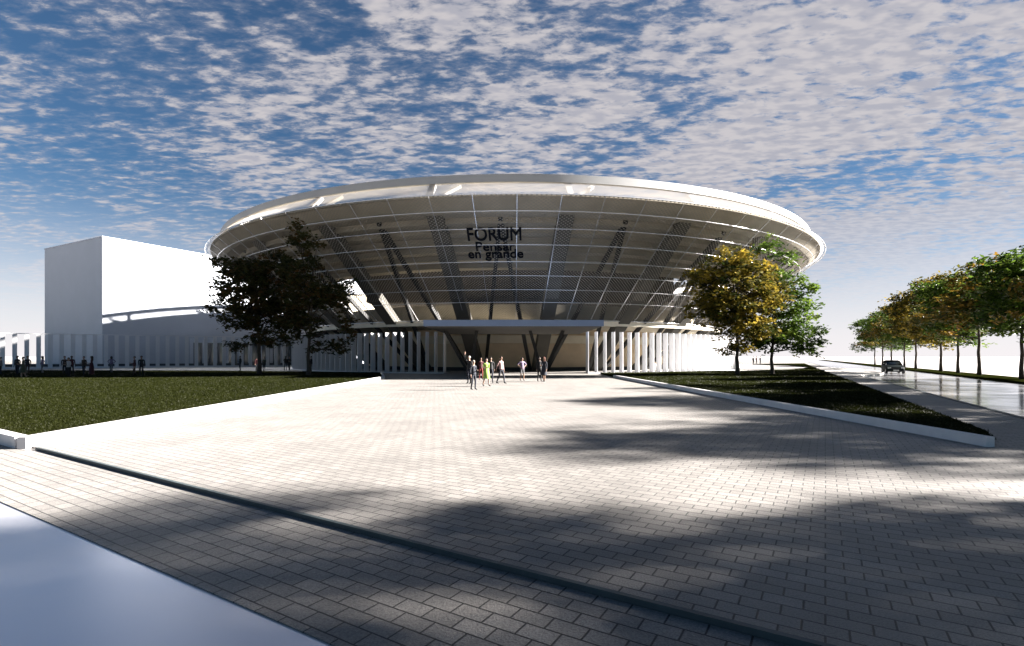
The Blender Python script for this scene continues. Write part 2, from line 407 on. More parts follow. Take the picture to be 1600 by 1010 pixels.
# mesh cone with uv in metres
def face_pt(t, off=0.0): 
    nr, nz = 9.05 / 14.76, -11.66 / 14.76
    return (R1 - 11.66 * t + nr * off, H1 - 9.05 * t + nz * off)
mb = MB(); mb.lathe([face_pt(i / 8) for i in range(9)], CX, CYS, n=152); o = mb.build('facade_mesh', M['mesh'], stad, smooth=True, fix=False)
uv = o.data.uv_layers.new(name='UVMap')
for p in o.data.polygons:
    seg = p.index // 8; row = p.index % 8
    for li in p.loop_indices:
        vi = o.data.loops[li].vertex_index; s_ = vi // 9; rw = vi % 9
        if s_ == 0 and seg == 151: s_ = 152
        uv.data[li].uv = (s_ * 2 * math.pi * 37.4 / 152, rw * 14.76 / 8)
for t_ in (0.0, .108, .228, .344, .474, .589, .71, .825, 1.0):
    r, z = face_pt(t_, 0.12); mb = MB()
    mb.tube([pol(2 * math.pi * i / 152, r, z) for i in range(152)], 0.032 if t_ not in (0.0, 1.0) else 0.05, 6, closed=True)
    mb.build('facade_rail', M['rail'], stad, smooth=True)
for i in range(76):
    a = 2 * math.pi * i / 76; mb = MB()
    r0, z0 = face_pt(0.0, 0.06); r1, z1 = face_pt(1.0, 0.06)
    mb.beam(pol(a, r0, z0), pol(a, r1, z1), 0.042, 0.05, Vector((math.cos(a), math.sin(a), 0)))
    mb.build('mullion', M['rail'], stad)
# inclined columns, inverted-V struts, posts above them
SP = R(15.652); A0 = R(-9.8)
for k in range(23):
    a = A0 + SP * k; side = Vector((math.cos(a), math.sin(a), 0)); mb = MB()
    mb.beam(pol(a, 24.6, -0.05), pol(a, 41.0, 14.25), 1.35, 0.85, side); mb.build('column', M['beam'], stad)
    am = a + SP / 2; apex = pol(am, 39.9, 13.45)
    for s_ in (0, 1):
        b = pol(a + SP * s_ + (0.035 if s_ == 0 else -0.035), 25.3, 0.0); mb = MB()
        mb.beam(apex, b, 0.34, 0.34, side); mb.build('strut', M['strut'], stad)
    mb = MB(); mb.beam(pol(a, 42.3, 14.45), pol(a, 40.9, 15.9), 0.5, 0.3, side); mb.build('roof_post', M['roofgrey'], stad)
    mb = MB(); mb.beam(pol(a + 0.01, 41.9, 14.45), pol(a + 0.055, 40.6, 15.9), 0.28, 0.28, side); mb.build('roof_brace', M['roofgrey'], stad)
# seating bowl: stepped underside, closed above
prof = [(42.5, 14.44), (42.3, 14.40), (41.1, 13.47)]
r, z = 39.8, 13.45
for k in range(6):
    prof += [(r, z), (r, z - 0.50)]; z -= 0.50; r -= 1.45
prof += [(r, z), (r - 0.4, z + 0.5), (40.0, 14.6), (42.5, 14.6)]
mb = MB(); mb.lathe(prof, CX, CYS, closed_prof=True); mb.build('seating_bowl', M['bowl'], stad)
# concourse block, rings and the entrance wall
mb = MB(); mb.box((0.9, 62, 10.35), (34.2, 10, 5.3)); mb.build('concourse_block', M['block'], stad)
mb = MB(); mb.lathe([(27.4, 5.46), (27.4, 7.35), (26.8, 7.35), (26.8, 5.46)], CX, CYS, closed_prof=True); autosmooth(mb.build('upper_wall', M['bowl'], stad))
mb = MB(); mb.lathe([(27.3, 7.4), (29.6, 11.2), (29.0, 11.2), (26.7, 7.4)], CX, CYS, 100, R(52), R(308), True); autosmooth(mb.build('shade_infill', M['bowl'], stad))  # added infill at sides and back, stops sun passing through the open bowl
mb = MB(); mb.lathe([(31.15, 4.86), (31.15, 5.44), (22.8, 5.44), (22.8, 4.86)], CX, CYS, closed_prof=True); autosmooth(mb.build('ring_slab', M['cream'], stad))
mb = MB(); mb.lathe([(23.4, 0.42), (23.4, 3.16), (23.75, 3.2), (23.75, 4.14), (23.4, 4.18), (23.4, 4.85), (23.0, 4.85), (23.0, 0.42)], CX, CYS, closed_prof=True)
autosmooth(mb.build('entrance_wall', M['wall'], stad))
mb = MB(); mb.lathe([(23.78, 3.2), (23.80, 4.14)], CX, CYS); mb.build('lintel_band', M['cream'], stad, smooth=True)
mb = MB(); mb.lathe([(23.5, -0.05), (23.5, 0.415), (22.9, 0.415), (22.9, -0.05)], CX, CYS, closed_prof=True); autosmooth(mb.build('plinth', M['plinth'], stad))
# lettering
def lettering(txt, pxl, pxr, t_, cap, bold=0.0):
    cu = bpy.data.curves.new('txt', 'FONT'); cu.body = txt; cu.align_x = 'CENTER'; cu.size = 1.0; cu.extrude = 0.02; cu.bevel_depth = bold; cu.bevel_resolution = 0
    tmp = bpy.data.objects.new('txt', cu); COL.objects.link(tmp)
    dg = bpy.context.evaluated_depsgraph_get(); me = bpy.data.meshes.new_from_object(tmp.evaluated_get(dg))
    bpy.data.objects.remove(tmp)
    xs = [v.co.x for v in me.vertices]; wid = max(xs) - min(xs); mid = (max(xs) + min(xs)) / 2
    r, z = face_pt(t_, 0.04); dep = CYS - r
    ww = (pxr - pxl) / F * dep; xc = ((pxl + pxr) / 2 - 800) / F * dep
    up = Vector((0, -11.66, 9.05)).normalized(); nrm = Vector((0, -9.05, -11.66)).normalized()
    az = math.asin((xc - CX) / r); rz = Matrix.Rotation(az, 3, 'Z')
    up, nrm = rz @ up, rz @ nrm; right = rz @ Vector((1, 0, 0))
    base = pol(az, r, z)
    kx, ky = ww / wid, cap / 0.73
    for v in me.vertices:
        x, y, zz_ = (v.co.x - mid) * kx, v.co.y * ky, v.co.z * 1.5 + 0.035
        v.co = base + right * x + up * y + nrm * zz_
    me.materials.append(M['letter']); o = bpy.data.objects.new('lettering', me); COL.objects.link(o); o.parent = stad
    return o
lettering('FORUM', 731, 815, 0.314, 1.40, 0.016)
lettering('Pensar', 744, 805, 0.390, 1.0, 0.018)
lettering('en grande', 732, 818, 0.446, 1.0, 0.018)

# entrance canopy
can = thing('entrance_canopy', 'flat grey blue canopy on dark V struts over the stadium entrance', 'canopy', (0, 0, 0))
mb = MB(); mb.box((0.12, 44.5, 4.17), (13.4, 13.0, 0.46)); mb.build('roof_slab', M['canopy'], can)
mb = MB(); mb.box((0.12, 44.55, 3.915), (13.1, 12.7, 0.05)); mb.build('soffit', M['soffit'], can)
for bx, tops in ((-3.66, (-5.7, -3.0)), (2.7, (1.55, 4.35))):
    for tx in tops:
        mb = MB(); mb.beam((bx, 45, -0.02), (tx, 43.6, 3.9), 0.26, 0.26, Vector((1, 0, 0))); mb.build('strut', M['strut'], can)
    mb = MB(); mb.box((bx, 45, 0.03), (0.7, 0.7, 0.1)); mb.build('base_plate', M['strut'], can)

# curved fin screens
def fin_screen(label, sgn):
    root = thing('fin_screen', label, 'fin screen', (0, 0, 0), 0, 'curved screens of white fins at the stadium foot')
    for k in range(40):
        a = sgn * R(12.5 + 1.64 * k); p = pol(a, 32.8, 0); mb = MB()
        mb.box((p.x, p.y, 2.12), (0.075, 0.66, 4.06), Matrix.Rotation(a, 3, 'Z')); mb.build('fin', M['fin'], root)
    a0, a1 = sorted((sgn * R(12.2), sgn * R(12.5 + 1.64 * 39.4)))
    mb = MB(); mb.lathe([(33.5, -0.05), (33.5, 0.09), (32.1, 0.09), (32.1, -0.05)], CX, CYS, 60, a0, a1, True); mb.build('base_sill', M['fin'], root)
fin_screen('curved screen of white fins left of the stadium entrance', -1)
fin_screen('curved screen of bright sunlit white fins right of the stadium entrance', 1)

# straight fin fence at far left
FA, FB = Vector((-69.4, 69.4)), Vector((-38.25, 85.0)); fd = (FB - FA).normalized(); fn = Vector((fd.y, -fd.x))
fence = thing('fin_fence', 'long straight fence of tall white fins behind the people at left', 'fence', (0, 0, 0))
L0, L1 = -26.0, (FB - FA).length + 1.5
ang = math.atan2(fd.y, fd.x)
k = L0
while k < L1:
    p = FA + fd * k; mb = MB(); mb.box((p.x, p.y, 2.42), (0.48, 0.16, 4.72), Matrix.Rotation(ang, 3, 'Z') @ Matrix.Rotation(R(12), 3, 'Z')); mb.build('fin', M['fin'], fence)
    k += 1.25
mid = FA + fd * ((L0 + L1) / 2); LL = L1 - L0; rm = Matrix.Rotation(ang, 3, 'Z')
mb = MB(); mb.box((mid.x, mid.y, 4.83), (LL, 0.12, 0.1), rm); mb.build('top_rail', M['fin'], fence)
q = mid - fn * 0.45; mb = MB(); mb.box((q.x, q.y, 0.42), (LL, 0.08, 0.34), rm); mb.build('dark_strip', M['plinth'], fence)  # low dark strip just behind the fins
mb = MB(); mb.box((mid.x, mid.y, 0.03), (LL, 0.7, 0.18), rm); mb.build('base_sill', M['fin'], fence)
# glazed low pavilion behind the fence
pv = thing('pavilion', 'low white pavilion with tall dark windows behind the white fin fence', 'pavilion', (0, 0, 0))
pa = FA + fd * 21.5 - fn * 4.0; pl = 15.5; pc = pa + fd * pl / 2 - fn * 3.0
mb = MB(); mb.box((pc.x, pc.y, 2.3), (pl, 6.0, 4.7), rm); mb.build('wall', M['white'], pv)
for k in range(9):
    q = pa + fd * (0.9 + k * 1.66 + 0.2) + fn * 0.02; mb = MB(); mb.box((q.x, q.y, 2.15), (1.2, 0.08, 3.5), rm); mb.build('window', M['darkglass'], pv)

# big white block building
bld = thing('block_building', 'tall plain white block building behind the fence at left', 'building', (0, 0, 0))
BC = Vector((-61.6, 77.0)); BL, BW, BH = 62.0, 19.2, 19.75
b1 = BC + U * BL; b2 = b1 - UN * BW; b3 = BC - UN * BW
mb = MB(); mb.prism([BC, b1, b2, b3], -0.1, BH); mb.build('wall', M['white'], bld)
def inset(k): return [BC + U * k - UN * k, b1 - U * k - UN * k, b2 - U * k + UN * k, b3 + U * k + UN * k]
mb = MB(); o4 = [BC - U * .06 + UN * .06, b1 + U * .06 + UN * .06, b2 + U * .06 - UN * .06, b3 - U * .06 - UN * .06]; i4 = inset(0.3)
for j in range(4):
    mb.prism([o4[j], o4[(j + 1) % 4], i4[(j + 1) % 4], i4[j]], BH - 0.12, BH + 0.04)
mb.build('parapet', M['white'], bld)

# ================================================================== TREES
def px_blob(base, b, rnd):
    cx, cy, rx, ry = b[:4]; Y = base.y; k = Y / F
    return Vector(((cx - 800) * k - base.x, rnd.uniform(-0.25, 0.25) * rx * k, HC + (CY - cy) * k)), rx * k, ry * k
def tree_mesh(blobs, trunk_h, trunk_r, seed, leaf, leaves, dens, matn, top=None):
    """blobs: [(centre, rx, rz)] ; returns (trunk MB, crown object builder)"""
    rnd = random.Random(seed); tr = MB()
    zt = trunk_h
    pts = [Vector((0, 0, -0.05)), Vector((0.03, 0, zt * 0.3)), Vector((-0.04, 0.03, zt * 0.7)), Vector((0.02, 0, zt))]
    ztop = max(c.z + rz * 0.4 for c, rx, rz in blobs); cxm = sum(c.x for c, _, _ in blobs) / len(blobs)
    pts += [Vector((cxm * 0.25, 0.05, zt + (ztop - zt) * 0.35)), Vector((cxm * 0.5, 0, zt + (ztop - zt) * 0.75))]
    tr.tube(pts, [trunk_r * 1.35, trunk_r, trunk_r * 0.85, trunk_r * 0.75, trunk_r * 0.5, trunk_r * 0.18], 9)
    mb = MB(); tones = []
    for c, rx, rz in blobs:
        st = Vector((0, 0, zt + max(0, min(1, (c.z - zt) / max(.1, ztop - zt))) * (ztop - zt) * 0.45))
        if c.z < zt: st = Vector((0, 0, zt * 0.9))
        m_ = (st + c) / 2 + Vector((0, 0, 0.25 * rz)); tr.tube([st, m_, c], [trunk_r * 0.42, trunk_r * 0.28, trunk_r * 0.1], 6)
        ncl = max(4, int(dens * rx * max(rx, 1.0) * rz)); 
        for _ in range(ncl):
            d = Vector((rnd.gauss(0, 1), rnd.gauss(0, 1), rnd.gauss(0, 1))).normalized() * (rnd.random() ** 0.42)
            cc = c + Vector((d.x * rx, d.y * rx, d.z * rz)); cr = rnd.uniform(0.55, 1.05) * leaf * 3.3
            if rnd.random() < 0.25:
                tr.tube([c.lerp(cc, 0.2), c.lerp(cc, 0.6) + Vector((0, 0, .1)), cc], [trunk_r * 0.1, trunk_r * 0.07, trunk_r * 0.03], 4)
            ct = min(1, max(0, rnd.gauss(0.52, 0.22)))
            tilt = rnd.uniform(-0.3, 0.3)
            for _k in range(leaves):
                q = Vector((rnd.gauss(0, 0.5), rnd.gauss(0, 0.5), rnd.gauss(0, 0.26))) * cr
                p = cc + q; p.z += tilt * q.x
                nx = Vector((rnd.gauss(0, 0.65), rnd.gauss(0, 0.65), 1)).normalized(); a = Vector((rnd.gauss(0, 1), rnd.gauss(0, 1), 0))
                a = (a - nx * a.dot(nx)).normalized(); b = nx.cross(a); s = leaf * rnd.uniform(0.6, 1.15)
                mb.add([p - a * s, p - b * s * 0.48, p + a * s * 0.9, p + b * s * 0.48], [(0, 1, 2, 3)])
                tones.append(min(1, max(0, ct + rnd.gauss(0, 0.14))))
    return tr, mb, tones
def make_tree(name, label, base, blobs_px, trunk_top_px, trunk_r, seed, leaf, leaves, dens, matn, group=None):
    rnd = random.Random(seed); root = thing(name, label, 'tree', base, 0, group)
    bl = [px_blob(base, b, rnd) for b in blobs_px]
    th = HC + (CY - trunk_top_px) * base.y / F
    tr, mb, tones = tree_mesh(bl, th, trunk_r, seed, leaf, leaves, dens, matn)
    tr.build('trunk', M['bark'], root, smooth=True)
    o = mb.build('crown', M[matn], root, fix=False); at = o.data.attributes.new('tone', 'FLOAT', 'FACE'); at.data.foreach_set('value', tones)
    return root
GR = 'trees in front of the stadium'
make_tree('broadleaf_tree', 'golden leaved tree in front of the right stadium fins', G(1152, 588),
  [(1150, 465, 62, 50), (1140, 412, 48, 24), (1190, 424, 34, 24), (1205, 465, 34, 34), (1104, 440, 32, 28), (1110, 485, 34, 26), (1165, 515, 50, 24), (1085, 430, 16, 10), (1150, 545, 34, 10), (1216, 446, 16, 16)],
  548, 0.17, 11, 0.215, 28, 7.5, 'leaf_gold', GR)
make_tree('broadleaf_tree', 'green tree with wide low branches right of the golden tree', G(1206, 586.6),
  [(1202, 384, 20, 15), (1228, 400, 24, 14), (1222, 440, 34, 28), (1250, 455, 24, 22), (1232, 490, 40, 30), (1225, 525, 55, 22), (1262, 525, 22, 24), (1195, 535, 34, 16), (1262, 548, 26, 9), (1186, 390, 10, 6)],
  552, 0.16, 12, 0.215, 28, 7.5, 'leaf_green', GR)
make_tree('broadleaf_tree', 'dark broad tree in front of the fence left of the stadium', G(405, 586.6),
  [(400, 450, 55, 46), (372, 418, 34, 20), (352, 455, 24, 28), (425, 495, 46, 30), (385, 500, 40, 20), (432, 415, 34, 24), (350, 480, 20, 18), (375, 540, 26, 7), (420, 530, 36, 14), (338, 408, 8, 6)],
  535, 0.18, 13, 0.215, 28, 8.0, 'leaf_shaded', GR)
make_tree('broadleaf_tree', 'taller dark tree with loose top and side branches left of the entrance', G(482, 588.6),
  [(470, 374, 24, 20), (494, 388, 20, 16), (468, 420, 34, 24), (480, 460, 48, 34), (520, 455, 34, 18), (545, 440, 14, 8), (538, 515, 22, 22), (505, 540, 30, 10), (470, 510, 34, 26), (462, 352, 10, 7), (535, 545, 16, 6), (520, 478, 24, 12)],
  545, 0.17, 14, 0.21, 28, 8.0, 'leaf_shaded', GR)
# street tree row along the far verge; three kinds shared by copies
def std_tree(name, label, seed, matn, leaf=0.23, leaves=26, dens=6.5, hgt=10.6, wide=4.4):
    rnd = random.Random(seed); root = thing(name, label, 'tree', (0, 0, 0), 0, 'trees in a row beyond the right road'); bl = []
    for k in range(11):
        z = rnd.uniform(0.36, 0.9) * hgt; a = rnd.uniform(0, 6.283); f = math.sin(math.pi * min(1, max(0.1, (z / hgt - 0.18) / 0.86)))
        rr = wide * f * rnd.uniform(0.35, 0.75)
        bl.append((Vector((rr * math.cos(a), rr * math.sin(a), z)), rnd.uniform(1.5, 2.2) * (0.6 + 0.4 * f), rnd.uniform(0.9, 1.35)))
    bl.append((Vector((0, 0, hgt * 0.62)), wide * 0.6, hgt * 0.2)); bl.append((Vector((0.3, 0.1, hgt * 0.92)), 0.9, 0.7))
    for k in range(3):
        a = rnd.uniform(0, 6.283); bl.append((Vector((wide * 0.8 * math.cos(a), wide * 0.8 * math.sin(a), hgt * rnd.uniform(0.28, 0.4))), 1.2, 0.45))
    tr, mb, tones = tree_mesh(bl, hgt * 0.27, 0.14, seed, leaf, leaves, dens, matn)
    tr.build('trunk', M['bark'], root, smooth=True)
    o = mb.build('crown', M[matn], root, fix=False); at = o.data.attributes.new('tone', 'FLOAT', 'FACE'); at.data.foreach_set('value', tones)
    return root
protos = {'g': std_tree('street_tree', 'x', 21, 'leaf_green'), 'y': std_tree('street_tree', 'x', 22, 'leaf_gold'), 'm': std_tree('street_tree', 'x', 23, 'leaf_mixed')}
used = set()
def row_pt(s, off=9.3): return W2 + UN * off + U * s
def s_from_px(px, off=9.3):
    o = W2 + UN * off; k = (px - 800) / F
    return (k * o.y - o.x) / (U.x - k * U.y)
row = [(s_from_px(1530), 'm', 1.0, 0.3, 'orange tinged tree with low side branches, nearest whole trunk in the roadside row'),
       (s_from_px(1497), 'g', 0.95, 1.9, 'green tree just beyond the nearest whole roadside tree'),
       (s_from_px(1470), 'y', 1.02, 4.0, 'dark golden tree, third visible trunk in the roadside row'),
       (s_from_px(1431), 'y', 1.0, 2.6, 'turning tree right of the parked looking dark car by the road'),
       (s_from_px(1413), 'g', 0.95, 5.0, 'green tree rising just above the right end of the dark car'),
       (s_from_px(1393), 'm', 0.98, 1.1, 'small golden crown above the roof of the dark car'),
       (s_from_px(1379), 'g', 0.95, 3.3, 'distant green tree above the left end of the dark car'),
       (s_from_px(1367), 'g', 0.92, 0.7, 'farthest green tree at the left end of the roadside row'),
       (31.0, 'g', 0.93, 2.2, 'green tree cut by the right edge of the photo'),
       (21.5, 'm', (.82,.82,1.05), 1.0, 'tree beyond the road whose shade falls on the far right kerb'),
       (12.6, 'g', (1.0,1.0,1.02), 4.2, 'tree beyond the road whose shade reaches the middle of the plaza'),
       (2.6, 'y', (.98,.98,.86), 5.6, 'tree beyond the road whose shade crosses the near plaza'),
       (-6.0, 'g', (.86,.86,1.08), 0.2, 'tree by the road corner whose shade darkens the nearest pavers')]
row = [(q[0], q[1], q[2], q[3], q[4], 9.3) for q in row] + [
       (9.0, 'm', 0.98, 2.0, 'tree of the back row beyond the road shading the tip of the right lawn', 14.6),
       (18.0, 'g', 1.0, 3.1, 'tree of the back row beyond the road shading the near sidewalk', 14.6),
       (27.0, 'm', 1.0, 0.4, 'tree of the back row beyond the road shading the middle of the right lawn', 14.6),
       (36.0, 'g', 0.98, 5.2, 'tree of the back row beyond the road shading the far end of the right lawn', 14.6)]
for s_, kd, scl, rz, lb, off_ in row:
    if kd not in used: o = protos[kd]; used.add(kd)
    else: o = copy_tree(protos[kd])
    p = row_pt(s_, off_); o.location = (p.x, p.y, 0.05); o.scale = scl if isinstance(scl, tuple) else (scl, scl, scl); o.rotation_euler = (0, 0, rz); o['label'] = lb

# ================================================================== PEOPLE
PM = {}
def cmat(name, c, rough=0.8):
    c = tuple(q * 0.55 for q in c)
    if name not in PM: PM[name] = mat(name, c, rough, 0.1, 18.0)
    return PM[name]
SKINS = {'light': (0.48, 0.30, 0.22), 'tan': (0.32, 0.19, 0.125), 'dark': (0.12, 0.07, 0.045)}
CLO = {'navy': (0.012, 0.016, 0.03), 'black': (0.010, 0.010, 0.012), 'white': (0.62, 0.6, 0.58), 'red': (0.22, 0.02, 0.014), 'lime': (0.34, 0.52, 0.10),
       'pink': (0.52, 0.32, 0.30), 'lilac': (0.28, 0.22, 0.34), 'grey': (0.16, 0.16, 0.17), 'brown': (0.07, 0.04, 0.025), 'olive': (0.06, 0.07, 0.04),
       'blue': (0.05, 0.08, 0.16), 'maroon': (0.08, 0.012, 0.016), 'hair_dark': (0.014, 0.010, 0.008), 'hair_red': (0.11, 0.03, 0.012), 'hair_white': (0.55, 0.50, 0.43), 'hair_brown': (0.05, 0.028, 0.015)}
def person(label, at, h=1.72, face=0.0, top='navy', bottom='black', shoe='black', skin='tan', hair='hair_dark', long_hair=False, skirt=None, arms=('down', 'down'), stride=0.0, sleeves=True, shorts=False, group=None):
    k = h / 1.74; Vv = []; E = []; Rr = []; T = []
    def add(p, r, par=None, tg='top'):
        Vv.append(Vector(p)); Rr.append(r if isinstance(r, tuple) else (r, r))
        if par is not None: E.append((par, len(Vv) - 1)); T.append(tg)
        return len(Vv) - 1
    pel = add((0, 0, .95), (.145, .11)); wa = add((0, .01, 1.12), (.12, .09), pel); ch = add((0, .01, 1.31), (.15, .105), wa); nb = add((0, .015, 1.45), (.075, .065), ch)
    nk = add((0, .005, 1.51), .05, nb, 'skin'); hl = add((0, -.015, 1.575), (.062, .07), nk, 'skin'); hm = add((0, -.01, 1.645), (.076, .092), hl, 'skin'); ht = add((0, .005, 1.715), (.05, .06), hm, 'skin')
    add((0, -.105, 1.615), .012, hm, 'skin')                                     # nose
    for s in (-1, 1): add((s * .08, .0, 1.625), .012, hm, 'skin')                # ears
    for s, am in ((-1, arms[0]), (1, arms[1])):
        sh = add((s * .175, .015, 1.405), .058, ch)
        P_ = {'down': ((.215, .03, 1.14), (.225, -.03, .90), (.225, -.055, .81)), 'hips': ((.36, .06, 1.20), (.17, -.04, 1.05), (.13, -.07, 1.02)),
              'raise': ((.27, -.10, 1.58), (.23, -.14, 1.82), (.21, -.15, 1.91)), 'bent': ((.21, .05, 1.14), (.14, -.20, 1.12), (.10, -.27, 1.15)),
              'swing_f': ((.22, -.07, 1.15), (.20, -.22, .96), (.19, -.27, .89)), 'swing_b': ((.23, .12, 1.16), (.25, .18, .93), (.25, .19, .85)),
              'phone': ((.24, -.03, 1.17), (.14, -.20, 1.36), (.11, -.17, 1.46))}[am]
        el = add((s * P_[0][0], P_[0][1], P_[0][2]), .043, sh, 'top'); fa = 'top' if sleeves else 'skin'
        wr = add((s * P_[1][0], P_[1][1], P_[1][2]), .029, el, fa); hd = add((s * P_[2][0], P_[2][1], P_[2][2]), (.034, .022), wr, 'skin')
        d = (Vv[hd] - Vv[wr]).normalized(); sd_ = d.cross(Vector((s, 0.2, 0.1))).normalized()
        for i, ln in enumerate((.062, .074, .07, .055)):
            o = sd_ * (.017 * (i - 1.5)); f1 = add(Vv[hd] + d * .045 + o, .0095, hd, 'skin'); add(Vv[hd] + d * (.045 + ln * .8) + o * 1.15 + Vector((-s * .018, -.012, 0)), .008, f1, 'skin')
        t1 = add(Vv[hd] + sd_ * -.038 + d * .012, .011, hd, 'skin'); add(Vv[hd] + sd_ * -.05 + d * .045, .009, t1, 'skin')
        hp = add((s * .09, .005, .88), .088, pel, 'bottom'); st = stride * s
        kn = add((s * .095, -.03 - st * .5, .50), .058, hp, 'bottom'); lo = 'skin' if (shorts or skirt) else 'bottom'
        an = add((s * .095, .03 - st + (.06 if st < 0 else 0), .085), .04, kn, lo); he = add((s * .095, .045 - st + (.06 if st < 0 else 0), .04), .034, an, 'shoe')
        add((s * .11, -.14 - st + (.03 if st < 0 else 0), .032), (.036, .026), an, 'shoe')
    me = bpy.data.meshes.new('person_skin'); me.from_pydata([v * k for v in Vv], E, []); o = bpy.data.objects.new('tmp', me); COL.objects.link(o)
    md = o.modifiers.new('skin', 'SKIN'); md.use_smooth_shade = True; md.branch_smoothing = 0.3
    for i, sv in enumerate(me.skin_vertices[0].data): sv.radius = (Rr[i][0] * k, Rr[i][1] * k); sv.use_root = (i == 0)
    sb = o.modifiers.new('sub', 'SUBSURF'); sb.levels = 1; sb.render_levels = 1
    dg = bpy.context.evaluated_depsgraph_get(); bm_ = bpy.data.meshes.new_from_object(o.evaluated_get(dg)); bpy.data.objects.remove(o)
    names = ['skin', 'top', 'bottom', 'shoe']; bm_.materials.clear()
    for m_ in (cmat('skin_' + skin, SKINS[skin], 0.55), cmat('cloth_' + top, CLO[top]), cmat('cloth_' + bottom, CLO[bottom]), cmat('cloth_' + shoe, CLO[shoe])): bm_.materials.append(m_)
    segs = [(Vv[a] * k, Vv[b] * k, names.index(tg)) for (a, b), tg in zip(E, T)]
    for p in bm_.polygons:
        c = p.center; best = 9; bi = 0
        for a, b, mi in segs:
            ab = b - a; q = max(0, min(1, (c - a).dot(ab) / ab.length_squared)); dd = (a + ab * q - c).length
            if dd < best - 1e-5: best = dd; bi = mi
        if bi == 2 and shorts and c.z < .56 * k: bi = 0
        if bi == 1 and c.z < .98 * k and abs(c.x) < .17 * k: bi = 2
        p.material_index = bi
    bm_.polygons.foreach_set('use_smooth', [True] * len(bm_.polygons))
    root = thing('person', label, 'person', (at.x, at.y, at.z), face, group)
    b = bpy.data.objects.new('body', bm_); COL.objects.link(b); b.parent = root
    # hair: cap over the skull, longer at the back when long
    mb = MB(); rows = 7; nn = 12; vs = []; fs = []
    for i in range(rows + 1):
        ph = i / rows * R(112 if not long_hair else 118)
        for j in range(nn):
            th = 2 * math.pi * j / nn; x = math.sin(ph) * math.cos(th); y = math.sin(ph) * math.sin(th); z = math.cos(ph)
            zz_ = 1.652 + z * .098
            if y < -0.25 and ph > R(62): zz_ = max(zz_, 1.69)                     # keep the face free
            if long_hair and y > -0.15 and ph > R(85): zz_ -= .30 * (ph - R(85)) / R(33)
            vs.append(Vector((x * .089, .012 + y * (.103 + (.02 if long_hair else 0)), zz_)) * k)
    for i in range(rows):
        for j in range(nn): fs.append((i * nn + j, (i + 1) * nn + j, (i + 1) * nn + (j + 1) % nn, i * nn + (j + 1) % nn))
    mb.add(vs, fs); mb.build('hair', cmat('hair_' + hair, CLO[hair]), root, smooth=True)
    mb = MB(); mb.lathe([(.0, 0), (.0, 0)], 0, 0, 3)
    if skirt:
        hem = {'knee': .48, 'long': .16}[skirt]; mb = MB(); rings = []
        for z_, rx, ry in ((1.15, .135, .105), (1.0, .165, .135), (.88, .19, .16), ((.88 + hem) / 2, .2, .18 + stride * .3), (hem, .215, .19 + stride * .5)):
            rings.append([Vector((rx * math.cos(2 * math.pi * j / 16), ry * math.sin(2 * math.pi * j / 16) + .005, z_)) * k for j in range(16)])
        vs = sum(rings, []); fs = [(i * 16 + j, i * 16 + (j + 1) % 16, (i + 1) * 16 + (j + 1) % 16, (i + 1) * 16 + j) for i in range(4) for j in range(16)]
        mb.add(vs, fs); mb.build('skirt', cmat('cloth_' + bottom, CLO[bottom]), root, smooth=True)
    else:
        mb = MB(); rings = []
        for z_, rx, ry in ((1.2, .142, .112), (1.05, .155, .125), (.93, .168, .135)):
            rings.append([Vector((rx * math.cos(2 * math.pi * j / 14), ry * math.sin(2 * math.pi * j / 14) + .005, z_)) * k for j in range(14)])
        vs = sum(rings, []); fs = [(i * 14 + j, i * 14 + (j + 1) % 14, (i + 1) * 14 + (j + 1) % 14, (i + 1) * 14 + j) for i in range(2) for j in range(14)]
        mb.add(vs, fs); mb.build('shirt_hem', cmat('cloth_' + top, CLO[top]), root, smooth=True)
    return root
g1 = 'people in front of the entrance'
person('pale haired person in dark suit, nearest of the people before the entrance', G(740, 609.6), 1.50, R(40), 'navy', 'navy', 'black', 'light', 'hair_white', arms=('down', 'bent'), stride=.05, group=g1)
person('person in dark jacket raising one hand behind the pale haired person', G(733, 600), 1.72, R(-30), 'black', 'navy', 'black', 'light', 'hair_white', arms=('raise', 'down'), group=g1)
person('long haired woman in red left of the lime green dress', G(751.5, 594), 1.62, R(20), 'maroon', 'red', 'black', 'tan', 'hair_dark', True, None, ('bent', 'down'), .1, group=g1)
person('woman walking in a lime green dress and dark boots', G(760, 604), 1.60, R(30), 'lime', 'lime', 'black', 'light', 'hair_dark', False, 'knee', ('bent', 'swing_b'), .2, sleeves=False, group=g1)
person('dark clothed person close behind the lime green dress', G(767, 599), 1.66, R(10), 'black', 'navy', 'black', 'tan', 'hair_dark', True, None, ('down', 'swing_b'), .12, group=g1)
person('person walking in a pale pink shirt and dark trousers', G(783, 600), 1.70, R(50), 'pink', 'navy', 'black', 'tan', 'hair_brown', False, None, ('swing_b', 'down'), .22, group=g1)
person('person in lilac shirt and grey shorts with hands on hips', G(816, 595.5), 1.62, R(25), 'lilac', 'grey', 'grey', 'tan', 'hair_dark', False, None, ('hips', 'hips'), .06, sleeves=False, shorts=True, group=g1)
person('slim person all in black standing under the right canopy strut', G(843, 596.5), 1.66, R(10), 'black', 'black', 'black', 'dark', 'hair_dark', False, None, ('down', 'bent'), .08, group=g1)
person('reddish haired woman in a dark skirt under the right canopy strut', G(850, 597), 1.66, R(-35), 'navy', 'navy', 'black', 'tan', 'hair_red', True, 'knee', ('bent', 'down'), .08, group=g1)
g2 = 'people standing behind the left lawn'
